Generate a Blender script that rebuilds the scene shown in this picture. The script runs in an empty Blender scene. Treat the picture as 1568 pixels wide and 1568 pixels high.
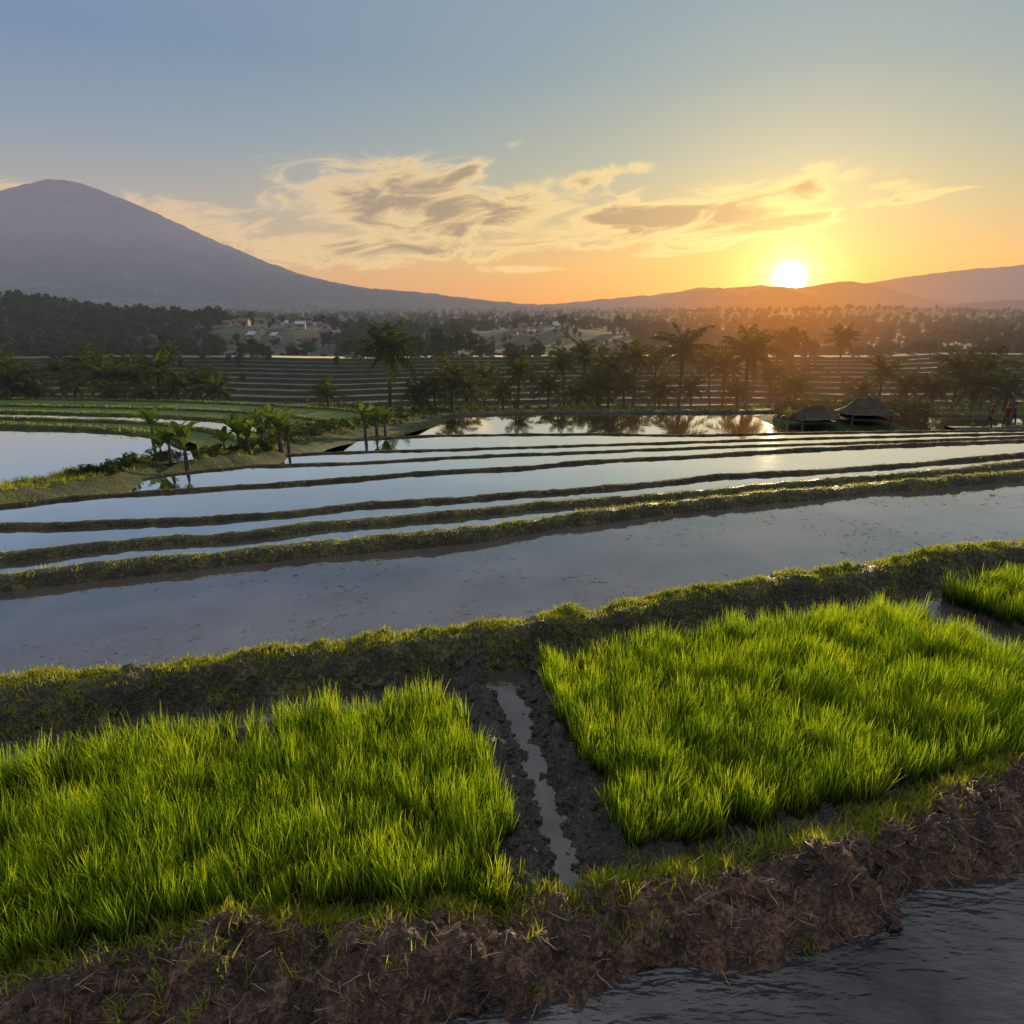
import bpy, bmesh, math, random
import numpy as np
from mathutils import Vector, noise, Matrix, Euler
R = random.Random(7); NR_ = np.random.default_rng(5)
sc = bpy.context.scene
sc.view_settings.view_transform = 'Standard'
sc.view_settings.look = 'None'
sc.view_settings.exposure = 0

# ------------------------------------------------------------------ survey
H = 2.2; F = 1022.0; PIT = math.radians(17.33)
cp, sp = math.cos(PIT), math.sin(PIT)
def ray(u, v):
    a = (u-784)/F; b = (784-v)/F
    return Vector((a, cp+b*sp, -sp+b*cp))
def P(u, v, z):
    d = ray(u, v); t = (z-H)/d.z
    return Vector((d.x*t, d.y*t, z))
def PY(u, v, y):
    d = ray(u, v); t = y/d.y
    return Vector((d.x*t, y, H+d.z*t))
def azel(u, v):
    d = ray(u, v).normalized()
    return math.degrees(math.atan2(d.x, d.y)), math.degrees(math.asin(d.z))
cam_d = bpy.data.cameras.new("camera"); cam = bpy.data.objects.new("camera", cam_d)
sc.collection.objects.link(cam); cam.location = (0, 0, H)
cam.rotation_euler = (math.pi/2-PIT, 0, 0)
cam_d.sensor_width = 36; cam_d.lens = 36*F/1568; cam_d.clip_start = 0.05; cam_d.clip_end = 40000
sc.camera = cam
SUN = ray(1208, 427).normalized()
SAZ = math.atan2(SUN.x, SUN.y)
LEL = math.radians(7.0)
ld = Vector((math.sin(SAZ)*math.cos(LEL), math.cos(SAZ)*math.cos(LEL), math.sin(LEL)))
sl = bpy.data.lights.new("sun", 'SUN'); sl.energy = 5.0; sl.angle = math.radians(0.8); sl.color = (1, 0.74, 0.42)
so = bpy.data.objects.new("sun", sl); sc.collection.objects.link(so)
so.rotation_euler = ld.to_track_quat('Z', 'Y').to_euler()

# ------------------------------------------------------------------ node helpers
class NT:
    def __init__(s, nt): s.nt = nt
    def n(s, t, **k):
        x = s.nt.nodes.new(t)
        for a, b in k.items(): setattr(x, a, b)
        return x
    def put(s, sock, val):
        if val is None: return
        if isinstance(val, bpy.types.NodeSocket): s.nt.links.new(val, sock)
        else:
            if sock.type == 'RGBA' and len(val) == 3: val = (*val, 1)
            sock.default_value = val
    def m(s, op, a, b=None, c=None, clamp=False):
        x = s.n('ShaderNodeMath', operation=op, use_clamp=clamp)
        s.put(x.inputs[0], a); s.put(x.inputs[1], b); s.put(x.inputs[2], c)
        return x.outputs[0]
    def vm(s, op, a, b=None):
        x = s.n('ShaderNodeVectorMath', operation=op)
        s.put(x.inputs[0], a); s.put(x.inputs[1], b)
        return x.outputs['Value'] if op in ('DOT_PRODUCT', 'LENGTH') else x.outputs[0]
    def mix(s, f, a, b, bt='MIX'):
        x = s.n('ShaderNodeMix', data_type='RGBA', blend_type=bt)
        s.put(x.inputs[0], f); s.put(x.inputs[6], a); s.put(x.inputs[7], b)
        return x.outputs[2]
    def mr(s, v, a, b, c=0.0, d=1.0, smooth=False):
        x = s.n('ShaderNodeMapRange'); x.clamp = True
        if smooth: x.interpolation_type = 'SMOOTHSTEP'
        s.put(x.inputs[0], v)
        for i, q in enumerate((a, b, c, d)): x.inputs[i+1].default_value = q
        return x.outputs[0]
    def noise(s, vec, scale, detail=5, rough=0.55, dist=0.0):
        x = s.n('ShaderNodeTexNoise')
        s.put(x.inputs['Vector'], vec); x.inputs['Scale'].default_value = scale
        x.inputs['Detail'].default_value = detail; x.inputs['Roughness'].default_value = rough
        x.inputs['Distortion'].default_value = dist
        return x.outputs[0]
    def ramp(s, f, stops):
        x = s.n('ShaderNodeValToRGB'); s.put(x.inputs[0], f); e = x.color_ramp.elements
        while len(e) < len(stops): e.new(0.5)
        for i, (p, c) in enumerate(stops): e[i].position = p; e[i].color = (*c, 1)
        return x.outputs[0]
    def bump(s, h, strength, dist):
        x = s.n('ShaderNodeBump'); s.put(x.inputs['Height'], h)
        x.inputs['Strength'].default_value = strength; x.inputs['Distance'].default_value = dist
        return x.outputs[0]
    def mixsh(s, f, a, b):
        x = s.n('ShaderNodeMixShader'); s.put(x.inputs[0], f); s.put(x.inputs[1], a); s.put(x.inputs[2], b)
        return x.outputs[0]

# aerial haze and sun glow painted onto materials as emission, by world position
hg = bpy.data.node_groups.new("aerial_haze", 'ShaderNodeTree')
hg.interface.new_socket("Shader", in_out='INPUT', socket_type='NodeSocketShader')
hg.interface.new_socket("Shader", in_out='OUTPUT', socket_type='NodeSocketShader')
h = NT(hg)
gi = h.n('NodeGroupInput'); go = h.n('NodeGroupOutput'); ge = h.n('ShaderNodeNewGeometry')
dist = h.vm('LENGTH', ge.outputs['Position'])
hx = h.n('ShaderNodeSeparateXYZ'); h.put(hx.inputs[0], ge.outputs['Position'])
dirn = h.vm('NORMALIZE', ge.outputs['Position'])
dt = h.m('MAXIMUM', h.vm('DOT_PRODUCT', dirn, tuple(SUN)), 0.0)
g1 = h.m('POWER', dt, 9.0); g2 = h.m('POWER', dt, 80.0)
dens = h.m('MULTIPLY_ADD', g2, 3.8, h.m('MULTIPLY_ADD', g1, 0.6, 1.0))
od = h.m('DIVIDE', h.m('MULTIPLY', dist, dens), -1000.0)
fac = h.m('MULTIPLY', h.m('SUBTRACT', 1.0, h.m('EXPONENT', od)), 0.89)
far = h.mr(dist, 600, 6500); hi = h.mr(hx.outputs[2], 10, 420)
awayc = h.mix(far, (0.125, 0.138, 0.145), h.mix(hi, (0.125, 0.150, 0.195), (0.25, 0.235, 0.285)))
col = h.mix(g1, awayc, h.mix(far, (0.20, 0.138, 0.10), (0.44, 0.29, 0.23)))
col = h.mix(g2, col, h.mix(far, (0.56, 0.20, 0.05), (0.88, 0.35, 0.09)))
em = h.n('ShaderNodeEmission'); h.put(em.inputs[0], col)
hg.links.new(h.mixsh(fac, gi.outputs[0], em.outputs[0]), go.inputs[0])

def newmat(name):
    m = bpy.data.materials.new(name); m.use_nodes = True; m.node_tree.nodes.clear()
    return m, NT(m.node_tree)
def finish(m, t, sh, haze=False):
    o = t.n('ShaderNodeOutputMaterial')
    if haze:
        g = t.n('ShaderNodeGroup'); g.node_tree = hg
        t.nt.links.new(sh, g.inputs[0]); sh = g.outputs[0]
    t.nt.links.new(sh, o.inputs[0])
    return m
def pos(t): return t.n('ShaderNodeNewGeometry').outputs['Position']
def principled(t, col, rough, normal=None, spec=0.5):
    b = t.n('ShaderNodeBsdfPrincipled'); t.put(b.inputs['Base Color'], col)
    t.put(b.inputs['Roughness'], rough); b.inputs['Specular IOR Level'].default_value = spec
    if normal is not None: t.put(b.inputs['Normal'], normal)
    return b.outputs[0]

def leafmat(name, cols, trans, tfac=0.45, haze=True, z0=None, nscale=None):
    m, t = newmat(name)
    g = t.n('ShaderNodeNewGeometry')
    f = g.outputs['Random Per Island']
    if haze: f = t.m('ADD', t.m('MULTIPLY', f, .5), t.m('MULTIPLY', t.n('ShaderNodeObjectInfo').outputs['Random'], 0.5))
    if nscale: f = t.m('ADD', t.m('MULTIPLY', f, .6), t.m('MULTIPLY', t.noise(g.outputs['Position'], nscale, 1), 0.5))
    c = t.ramp(f, [(0.2, cols[0]), (0.5, cols[1]), (0.85, cols[2])])
    tc = t.mix(1.0, c, trans, 'MULTIPLY')
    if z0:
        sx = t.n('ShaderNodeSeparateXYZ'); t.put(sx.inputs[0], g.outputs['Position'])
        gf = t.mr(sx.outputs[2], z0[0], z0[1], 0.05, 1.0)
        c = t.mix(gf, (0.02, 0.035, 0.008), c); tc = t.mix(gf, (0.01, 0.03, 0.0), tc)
    dn = t.n('ShaderNodeBsdfDiffuse'); t.put(dn.inputs[0], c)
    tr = t.n('ShaderNodeBsdfTranslucent'); t.put(tr.inputs[0], tc)
    return finish(m, t, t.mixsh(tfac, dn.outputs[0], tr.outputs[0]), haze)

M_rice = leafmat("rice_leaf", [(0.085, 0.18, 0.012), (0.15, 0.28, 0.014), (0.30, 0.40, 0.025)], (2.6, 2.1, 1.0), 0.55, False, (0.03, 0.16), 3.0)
M_weed = leafmat("weed_leaf", [(0.08, 0.12, 0.016), (0.15, 0.20, 0.026), (0.30, 0.29, 0.055)], (2.4, 2.1, 0.8), 0.55, False, None, 2.0)
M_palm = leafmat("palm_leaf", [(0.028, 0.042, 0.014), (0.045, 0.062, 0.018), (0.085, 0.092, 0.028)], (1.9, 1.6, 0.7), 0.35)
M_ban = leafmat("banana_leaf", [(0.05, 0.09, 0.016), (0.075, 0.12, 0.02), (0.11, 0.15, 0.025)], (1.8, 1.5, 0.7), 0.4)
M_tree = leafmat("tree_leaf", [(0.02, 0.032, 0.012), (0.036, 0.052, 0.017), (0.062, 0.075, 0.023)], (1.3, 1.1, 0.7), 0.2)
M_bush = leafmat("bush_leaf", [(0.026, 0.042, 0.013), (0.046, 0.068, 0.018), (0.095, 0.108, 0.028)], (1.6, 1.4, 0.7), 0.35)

m, t = newmat("bark"); p = pos(t)
M_bark = finish(m, t, principled(t, t.ramp(t.noise(p, 6, 3), [(0.3, (0.03, 0.024, 0.02)), (0.7, (0.09, 0.075, 0.06))]), 0.9), True)

def watermat(name, mud, ripple=0.25, rs=1.3, boost=1.6, base=0.10, haze=False, tint=(0.96, 0.97, 1.0), stretch=None):
    m, t = newmat(name); p = pos(t)
    pr = p
    if stretch:
        mp_ = t.n('ShaderNodeMapping'); t.put(mp_.inputs[0], p); mp_.inputs['Rotation'].default_value = (0, 0, stretch[0]); mp_.inputs['Scale'].default_value = (stretch[1], stretch[2], 1); pr = mp_.outputs[0]
    n1 = t.noise(pr, rs, 2, .55, .5 if stretch else 0); n2 = t.noise(pr, rs*(4 if stretch else 9), 2)
    bmp = t.bump(t.m('MULTIPLY_ADD', n2, 0.25 if stretch else .12, n1), ripple, 0.05)
    pat = t.noise(p, 0.9, 5, 0.65)
    mc = t.ramp(pat, [(0.3, tuple(x*0.7 for x in mud)), (0.7, tuple(x*1.5 for x in mud))])
    d = t.n('ShaderNodeBsdfDiffuse'); t.put(d.inputs[0], mc)
    g = t.n('ShaderNodeBsdfGlossy'); g.inputs['Roughness'].default_value = 0.03
    t.put(g.inputs['Color'], tint); t.put(g.inputs['Normal'], bmp)
    fr = t.n('ShaderNodeFresnel'); fr.inputs[0].default_value = 1.36
    if stretch: t.put(fr.inputs['Normal'], bmp)
    f = t.m('MULTIPLY_ADD', fr.outputs[0], boost, t.mr(pat, 0.3, 0.7, base-0.03, base+0.04))
    f = t.m('MINIMUM', f, 0.97)
    return finish(m, t, t.mixsh(f, d.outputs[0], g.outputs[0]), haze)
M_water = watermat("paddy_water", (0.06, 0.053, 0.045), 0.07, 1.3, 3.2, 0.10, False, (1, 1, 1))
M_waterN = watermat("muddy_paddy_water", (0.075, 0.060, 0.052), 0.10, 1.3, 1.8, 0.07)
M_waterC = watermat("channel_water", (0.026, 0.024, 0.027), 0.40, 5.0, 1.0, 0.03, stretch=(-.5, 1.0, 3.2))
M_waterP = watermat("puddle_water", (0.04, 0.033, 0.028), 0.12, 5.0, 1.0, 0.05)

def soilmat(name, stops, bs=60, bstr=0.9, bd=0.012, rough=0.85, wet=False, haze=False, ns=8, spec=0.3, bump=True):
    m, t = newmat(name); p = pos(t)
    a = t.noise(p, ns, 5, 0.7); b = t.noise(p, bs, 3, 0.7)
    c = t.ramp(t.m('MULTIPLY_ADD', b, 0.5, t.m('MULTIPLY', a, 0.5)), stops)
    r = t.mr(a, 0.40, 0.56, wet, 0.75) if wet else rough
    return finish(m, t, principled(t, c, r, t.bump(t.m('ADD', a, b), bstr, bd) if bump else None, spec), haze)
M_soil = soilmat("bank_soil", [(0.38, (0.013, 0.008, 0.006)), (0.5, (0.052, 0.029, 0.019)), (0.62, (0.19, 0.105, 0.066))], bd=.03, ns=7, wet=.38, spec=.4, bs=48)
M_mud = soilmat("wet_mud", [(0.36, (0.014, 0.012, 0.010)), (0.52, (0.038, 0.032, 0.026)), (0.66, (0.10, 0.085, 0.068))], wet=.15, spec=0.5, bd=.03)
M_bund = soilmat("bund_earth_moss", [(0.38, (0.014, 0.011, 0.007)), (0.5, (0.038, 0.033, 0.015)), (0.62, (0.12, 0.115, 0.04))], bs=35, ns=5, bd=.03, wet=.5)
M_bundD = soilmat("bund_dark_earth", [(0.36, (0.016, 0.012, 0.009)), (0.5, (0.034, 0.028, 0.017)), (0.64, (0.10, 0.09, 0.036))], bs=20, ns=3)
M_bank = soilmat("grass_bank", [(0.38, (0.014, 0.017, 0.006)), (0.5, (0.036, 0.048, 0.012)), (0.64, (0.095, 0.115, 0.028))], bs=14, ns=1.6, bd=0.08)
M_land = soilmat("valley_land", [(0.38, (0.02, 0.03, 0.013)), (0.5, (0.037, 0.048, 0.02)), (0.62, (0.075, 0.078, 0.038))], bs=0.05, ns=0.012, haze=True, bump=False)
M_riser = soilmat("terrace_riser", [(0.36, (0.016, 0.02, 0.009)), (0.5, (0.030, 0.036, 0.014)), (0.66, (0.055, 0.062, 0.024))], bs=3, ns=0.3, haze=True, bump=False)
M_lip = soilmat("terrace_lip", [(0.38, (0.022, 0.03, 0.011)), (0.5, (0.062, 0.078, 0.022)), (0.64, (0.15, 0.16, 0.05))], bs=.7, ns=0.08, haze=True, bump=False)  # grass lip, colour lightened so the edge looks lit above the dark riser
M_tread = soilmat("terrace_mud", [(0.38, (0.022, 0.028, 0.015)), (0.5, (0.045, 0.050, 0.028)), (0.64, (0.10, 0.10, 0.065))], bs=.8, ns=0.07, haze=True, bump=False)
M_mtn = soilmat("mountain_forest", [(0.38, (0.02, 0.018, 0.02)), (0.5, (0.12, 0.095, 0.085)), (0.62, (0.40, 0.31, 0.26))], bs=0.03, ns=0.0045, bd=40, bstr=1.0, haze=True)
M_field = soilmat("young_rice_field", [(0.36, (0.03, 0.055, 0.012)), (0.5, (0.065, 0.105, 0.018)), (0.66, (0.12, 0.17, 0.03))], bs=9, ns=0.7, bd=0.05)

# ------------------------------------------------------------------ mesh helpers
def mesh(name, V, Fc, mats, smooth=True, mi=None):
    me = bpy.data.meshes.new(name); me.from_pydata([tuple(v) for v in V], [], Fc)
    for x in (mats if isinstance(mats, (list, tuple)) else [mats]): me.materials.append(x)
    if smooth: me.polygons.foreach_set("use_smooth", [True]*len(me.polygons))
    if mi: me.polygons.foreach_set("material_index", mi)
    me.update(); return me
def add(name, me, loc=(0, 0, 0), rot=(0, 0, 0), s=1.0, parent=None, link=True):
    o = bpy.data.objects.new(name, me); o.location = loc; o.rotation_euler = rot
    o.scale = (s, s, s) if not isinstance(s, tuple) else s
    if parent: o.parent = parent
    if link: sc.collection.objects.link(o)
    return o
def nz(x, y, z=0.0, s=1.0): return noise.noise(Vector((x*s, y*s, z)))
def fbm(x, y, s, o=4, z=0.0): return noise.fractal(Vector((x*s, y*s, z)), 0.9, 2.1, o)

def scatter(name, pts, variants):
    me = bpy.data.meshes.new(name); me.from_pydata([tuple(p[0]) for p in pts], [], [])
    a = me.attributes.new("rot", 'FLOAT_VECTOR', 'POINT'); a.data.foreach_set("vector", [c for p in pts for c in p[1]])
    a = me.attributes.new("scl", 'FLOAT_VECTOR', 'POINT')
    a.data.foreach_set("vector", [c for p in pts for c in (p[2] if isinstance(p[2], tuple) else (p[2],)*3)])
    a = me.attributes.new("idx", 'INT', 'POINT'); a.data.foreach_set("value", [p[3] for p in pts])
    o = add(name, me)
    col = bpy.data.collections.new(name+"_source")
    for i, v in enumerate(variants):
        col.objects.link(bpy.data.objects.new("%s_part_%02d" % (name, i), v))
    g = bpy.data.node_groups.new(name+"_gn", 'GeometryNodeTree')
    g.interface.new_socket("Geometry", in_out='INPUT', socket_type='NodeSocketGeometry')
    g.interface.new_socket("Geometry", in_out='OUTPUT', socket_type='NodeSocketGeometry')
    N = g.nodes; L = g.links
    gi = N.new('NodeGroupInput'); go = N.new('NodeGroupOutput'); ip = N.new('GeometryNodeInstanceOnPoints')
    ci = N.new('GeometryNodeCollectionInfo'); ci.inputs['Collection'].default_value = col
    ci.inputs['Separate Children'].default_value = True; ci.inputs['Reset Children'].default_value = True
    ip.inputs['Pick Instance'].default_value = True
    L.new(gi.outputs[0], ip.inputs['Points']); L.new(ci.outputs[0], ip.inputs['Instance'])
    for nm, ty_, sk in (("rot", 'FLOAT_VECTOR', 'Rotation'), ("scl", 'FLOAT_VECTOR', 'Scale'), ("idx", 'INT', 'Instance Index')):
        q = N.new('GeometryNodeInputNamedAttribute'); q.data_type = ty_; q.inputs['Name'].default_value = nm
        L.new(q.outputs['Attribute'], ip.inputs[sk])
    L.new(ip.outputs[0], go.inputs[0])
    md = o.modifiers.new("scatter", 'NODES'); md.node_group = g
    return o

def grass(name, base, az, lean, L, w, curl, mat, nseg=3):
    N = len(L); d = np.stack([np.cos(az), np.sin(az), np.zeros(N)], 1)
    s0 = np.stack([-np.sin(az), np.cos(az), np.zeros(N)], 1); tw = NR_.uniform(-1.2, 1.2, N)[:, None]
    s = s0*np.cos(tw)+d*np.sin(tw); up = np.array([0, 0, 1.0])
    V = np.zeros((N, (nseg+1)*2, 3)); p = base.copy(); e = lean.copy()
    for i in range(nseg+1):
        ww = (w*(1-(i/nseg)**1.6)*.5+.0003)[:, None]
        V[:, 2*i] = p-s*ww; V[:, 2*i+1] = p+s*ww
        p = p+(up*np.cos(e)[:, None]+d*np.sin(e)[:, None])*(L/nseg)[:, None]; e = e+curl/nseg
    k = np.arange(N)[:, None, None]*(nseg+1)*2+np.arange(nseg)[None, :, None]*2+np.array([0, 1, 3, 2])[None, None, :]
    k = k.reshape(-1); nf = N*nseg
    me = bpy.data.meshes.new(name); me.vertices.add(N*(nseg+1)*2); me.vertices.foreach_set("co", V.reshape(-1))
    me.loops.add(nf*4); me.loops.foreach_set("vertex_index", k.astype(np.int32))
    me.polygons.add(nf); me.polygons.foreach_set("loop_start", np.arange(nf, dtype=np.int32)*4)
    me.polygons.foreach_set("use_smooth", np.ones(nf, dtype=bool))
    me.materials.append(mat); me.update(calc_edges=True)
    return add(name, me)

def tube(V, Fc, pts, rad, seg=6):
    base = len(V)
    for i, p in enumerate(pts):
        a = pts[max(0, i-1)]; b = pts[min(len(pts)-1, i+1)]
        d = (b-a).normalized(); up = Vector((0, 0, 1)) if abs(d.z) < 0.9 else Vector((1, 0, 0))
        x = d.cross(up).normalized(); y = d.cross(x)
        for k in range(seg):
            an = 2*math.pi*k/seg
            V.append(p+(x*math.cos(an)+y*math.sin(an))*rad[i])
    for i in range(len(pts)-1):
        for k in range(seg):
            k2 = (k+1) % seg
            Fc.append((base+i*seg+k, base+i*seg+k2, base+(i+1)*seg+k2, base+(i+1)*seg+k))
    Fc.append(tuple(base+(len(pts)-1)*seg+k for k in range(seg)))

# ------------------------------------------------------------------ curves
def sst(a, b, x):
    t = max(0, min(1, (x-a)/(b-a))); return t*t*(3-2*t)
def interp(pts):
    pts = sorted([(p.x, p.y) for p in pts])
    def f(x):
        if x <= pts[0][0]: a, b = pts[0], pts[1]
        elif x >= pts[-1][0]: a, b = pts[-2], pts[-1]
        else:
            for i in range(len(pts)-1):
                if pts[i][0] <= x <= pts[i+1][0]: a, b = pts[i], pts[i+1]; break
        return a[1]+(b[1]-a[1])*(x-a[0])/(b[0]-a[0])
    return f
def smooth_poly(pts, step, e0=0.0, e1=0.0):
    pts = [Vector(p) for p in pts]
    if e0: d = (pts[0]-pts[1]); d.z = 0; d.normalize(); pts.insert(0, pts[0]+d*e0)
    if e1: d = (pts[-1]-pts[-2]); d.z = 0; d.normalize(); pts.append(pts[-1]+d*e1)
    out = []
    for i in range(len(pts)-1):
        p0 = pts[max(0, i-1)]; p1 = pts[i]; p2 = pts[i+1]; p3 = pts[min(len(pts)-1, i+2)]
        n = max(1, int((p2-p1).length/step))
        for k in range(n):
            t = k/n
            q = 0.5*((2*p1)+(p2-p0)*t+(2*p0-5*p1+4*p2-p3)*t*t+(3*p1-p0-3*p2+p3)*t**3)
            l = p1.lerp(p2, t); out.append(l.lerp(q, .55))
    out.append(pts[-1]); return out
def C(l, z): return [P(u, v, z) for u, v in l]

tufts = []
def bund(name, curve, hgt, w, zlow, step, mat, namp=0.03, tuft=0, ts=0.5, slope=0.1, wf=None):
    prof = [(-0.06, -0.12), (0.0, 0.0), (slope*0.5, 0.55), (slope, 0.9), (slope+0.25*w, 1.0), (slope+0.5*w, 1.04), (slope+0.75*w, 1.0), (slope+w, 0.85), (slope*1.5+w, 0.3)]
    V = []; Fc = []; n = len(curve); m_ = len(prof)+1
    for i, p in enumerate(curve):
        a = curve[max(0, i-1)]; b = curve[min(n-1, i+1)]
        d = (b-a); d.z = 0; d.normalize(); nn = Vector((-d.y, d.x, 0))
        wv = 1+0.3*nz(p.x, p.y, 3.1, 0.8)
        if wf: wv *= wf(p)
        meander = nn*w*0.45*nz(p.x, p.y, 7.7, 0.7/max(w, .2)*0.3)
        for j, (s_, hh) in enumerate(prof):
            q = p+nn*s_*wv+meander
            if j > 0:
                k = namp*(0.4 if j == 1 else 1)
                q = q+nn*k*1.2*fbm(p.x, p.y, 0.9/max(w, .1), 4, 5.0+j*0.3)
                q.z = p.z+hh*hgt*(1+0.35*nz(p.x, p.y, 9, 0.9)+.2*nz(p.x, p.y, 12, 3))+(k*0.6*fbm(p.x, p.y, 1.7/max(w, .1), 4, j*0.5) if j > 1 else 0)
            else: q.z = p.z+hh*0.5-0.1
            V.append(q)
        q = p+nn*(slope*1.6+w)*wv+meander; q.z = zlow; V.append(q)
        if i and tuft:
            for _ in range(tuft):
                j = R.choice([4, 5, 6, 7, 7, 8]); a_ = V[-m_+j].lerp(V[-m_+j-1], R.random()); tufts.append((a_+Vector((R.uniform(-1, 1), R.uniform(-1, 1), 0))*step*0.6-Vector((0, 0, 0.01)), ts*R.uniform(0.6, 1.3)))
    for i in range(n-1):
        for j in range(m_-1):
            Fc.append((i*m_+j, (i+1)*m_+j, (i+1)*m_+j+1, i*m_+j+1))
    return add(name, mesh(name, V, Fc, mat))
def strip(name, near, far, z, mat, n=60):
    def rs(c):
        L = [0]
        for i in range(1, len(c)): L.append(L[-1]+(c[i]-c[i-1]).length)
        out = []; j = 0
        for k in range(n+1):
            s = L[-1]*k/n
            while j < len(c)-2 and L[j+1] < s: j += 1
            q = (s-L[j])/max(1e-6, L[j+1]-L[j]); out.append(c[j].lerp(c[j+1], min(1, q)))
        return out
    a = rs(near); b = rs(far); V = []; Fc = []
    for k in range(n+1):
        V.append(Vector((a[k].x, a[k].y, z))); V.append(Vector((b[k].x, b[k].y, z)))
    for k in range(n): Fc.append((2*k, 2*k+2, 2*k+3, 2*k+1))
    return add(name, mesh(name, V, Fc, mat))
def off(c, w):
    out = []
    for i, p in enumerate(c):
        d = c[min(len(c)-1, i+1)]-c[max(0, i-1)]; d.z = 0; d.normalize()
        out.append(p+Vector((-d.y, d.x, 0))*w)
    return out

Z = {1: 0.08, 2: -0.35, 3: -0.9, 4: -1.7, 5: -2.7, 6: -3.7, 7: -4.9, 8: -5.9}
cB = C([(-200, 1050), (0, 1030), (200, 1015), (400, 985), (570, 965), (700, 950), (900, 925), (1000, 905), (1200, 870), (1300, 860), (1450, 830), (1568, 820), (1750, 800)], 0.2)
cC = C([(-150, 920), (0, 908), (250, 880), (450, 857), (650, 840), (750, 830), (860, 808), (950, 797), (1100, 780), (1300, 760), (1568, 737), (1720, 722)], Z[1])
cD = C([(-150, 874), (0, 863), (130, 847), (240, 836), (330, 832), (440, 819), (500, 812), (700, 795), (830, 782), (1000, 767), (1200, 749), (1400, 733), (1568, 716), (1720, 704)], Z[2])
cE = C([(-150, 818), (0, 812), (150, 808), (300, 802), (450, 790), (560, 778), (700, 769), (850, 757), (1000, 745), (1100, 733), (1250, 725), (1400, 715), (1568, 699), (1720, 690)], Z[3])
cF = C([(-150, 790), (0, 779), (130, 764), (300, 753), (450, 743), (560, 735), (650, 727), (800, 719), (900, 710), (1100, 699), (1250, 690), (1400, 683), (1568, 677), (1720, 672)], Z[4])
cG = C([(120, 757), (250, 730), (380, 716), (430, 715), (560, 710), (700, 702), (900, 694), (1100, 686), (1350, 678), (1568, 671), (1720, 666)], Z[5])
cH = C([(300, 716), (400, 702), (480, 696), (650, 691), (850, 685), (1100, 677), (1300, 671), (1568, 665), (1720, 661)], Z[6])
cI = C([(450, 692), (530, 676), (680, 668), (900, 666), (1060, 668), (1200, 665), (1400, 662), (1568, 660), (1720, 657)], Z[7])
cJ = C([(600, 660), (650, 648), (700, 639), (850, 635), (1170, 633), (1300, 636), (1568, 640), (1720, 642)], Z[8])
sB = smooth_poly(cB, 0.2, 3, 3); sC = smooth_poly(cC, 0.06, 4, 4); sD = smooth_poly(cD, 0.08, 5, 5); sE = smooth_poly(cE, 0.1, 6, 6)
sF = smooth_poly(cF, 0.14, 7, 7); sG = smooth_poly(cG, 0.2, 0, 8); sH = smooth_poly(cH, 0.25, 0, 8); sI = smooth_poly(cI, 0.3, 0, 9); sJ = smooth_poly(cJ, 0.4, 0, 12)
strip("paddy_water", off(sB, -0.05), off(sC, 0.08), Z[1], M_waterN)
for a_, b_, k in ((sC, sD, 2), (sD, sE, 3), (sE, sF, 4), (sF, sG, 5), (sG, sH, 6), (sH, sI, 7), (sI, sJ, 8)):
    strip("paddy_water", off(a_, 0.1), off(b_, 0.06), Z[k], M_water)
bund("grassy_bund", sC, 0.10, 0.14, Z[2]-0.2, 0.06, M_bund, 0.03, 8, 0.18, .06)
bund("grassy_bund", sD, 0.07, 0.12, Z[3]-0.2, 0.08, M_bund, 0.022, 5, 0.17, .05)
bund("earth_bund", sE, 0.06, 0.12, Z[4]-0.2, 0.1, M_bundD, 0.024, 2, 0.2, .05)
bund("earth_bund", sF, 0.06, 0.12, Z[5]-0.2, 0.14, M_bundD, 0.028, 2, 0.22, .05)
bund("earth_bund", sG, 0.055, 0.12, Z[6]-0.2, 0.2, M_bundD, 0.025, 2, 0.3, .05)
bund("earth_bund", sH, 0.06, 0.14, Z[7]-0.2, 0.25, M_bundD, 0.03, 2, 0.3, .05)
bund("earth_bund", sI, 0.07, 0.16, Z[8]-0.2, 0.3, M_bundD, 0.035, 2, 0.4, .05)
bund("grassy_bund", sJ, 0.16, 1.2, Z[8]-3, 0.4, M_bundD, 0.1, 3, 1.4, 0.3)
lb = [P(u, v, z) for u, v, z in [(-160, 805, -1.75), (0, 776, -1.9), (120, 760, -2.35), (250, 726, -2.85), (380, 708, -3.3), (430, 701, -3.7), (500, 684, -4.3), (560, 671, -4.9), (620, 661, -5.5), (690, 643, -5.95)]]
slb = smooth_poly(lb, 0.25, 3)
bund("grass_bank", slb, 0.32, 1.5, -6.8, 0.25, M_bank, 0.16, 26, 0.9, 0.5, wf=lambda p: 1+1.9*sst(23, 31, p.y))
ZL = [-2.6, -3.5, -4.3, -5.1, -5.75]
L0 = C([(-150, 790), (-20, 764), (60, 752), (130, 745), (200, 722), (300, 704)], -2.6)
LL = [C(l, z) for l, z in zip([
    [(-200, 652), (0, 657), (120, 660), (225, 668), (280, 686)],
    [(-200, 640), (0, 643), (200, 650), (300, 660), (368, 681)],
    [(-200, 631), (0, 633), (200, 638), (350, 646), (462, 668)],
    [(-200, 622), (0, 623), (250, 628), (430, 637), (532, 656)],
    [(-200, 611), (0, 612), (250, 616), (500, 627), (600, 642)]], ZL)]
prev = smooth_poly(L0, 0.3, 4)
for k in range(5):
    s_ = smooth_poly(LL[k], 0.3, 6)
    wet = k in (0, 2)
    strip("paddy_water" if wet else "rice_field", off(prev, 0.15), off(s_, 0.2), ZL[k], M_water if wet else M_field)
    bund("grassy_bund", s_, 0.12, 0.4, (ZL[k+1] if k < 4 else -9)-0.2, 0.3, M_bank, 0.05, 4, 0.9, 0.12)
    prev = s_

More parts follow.
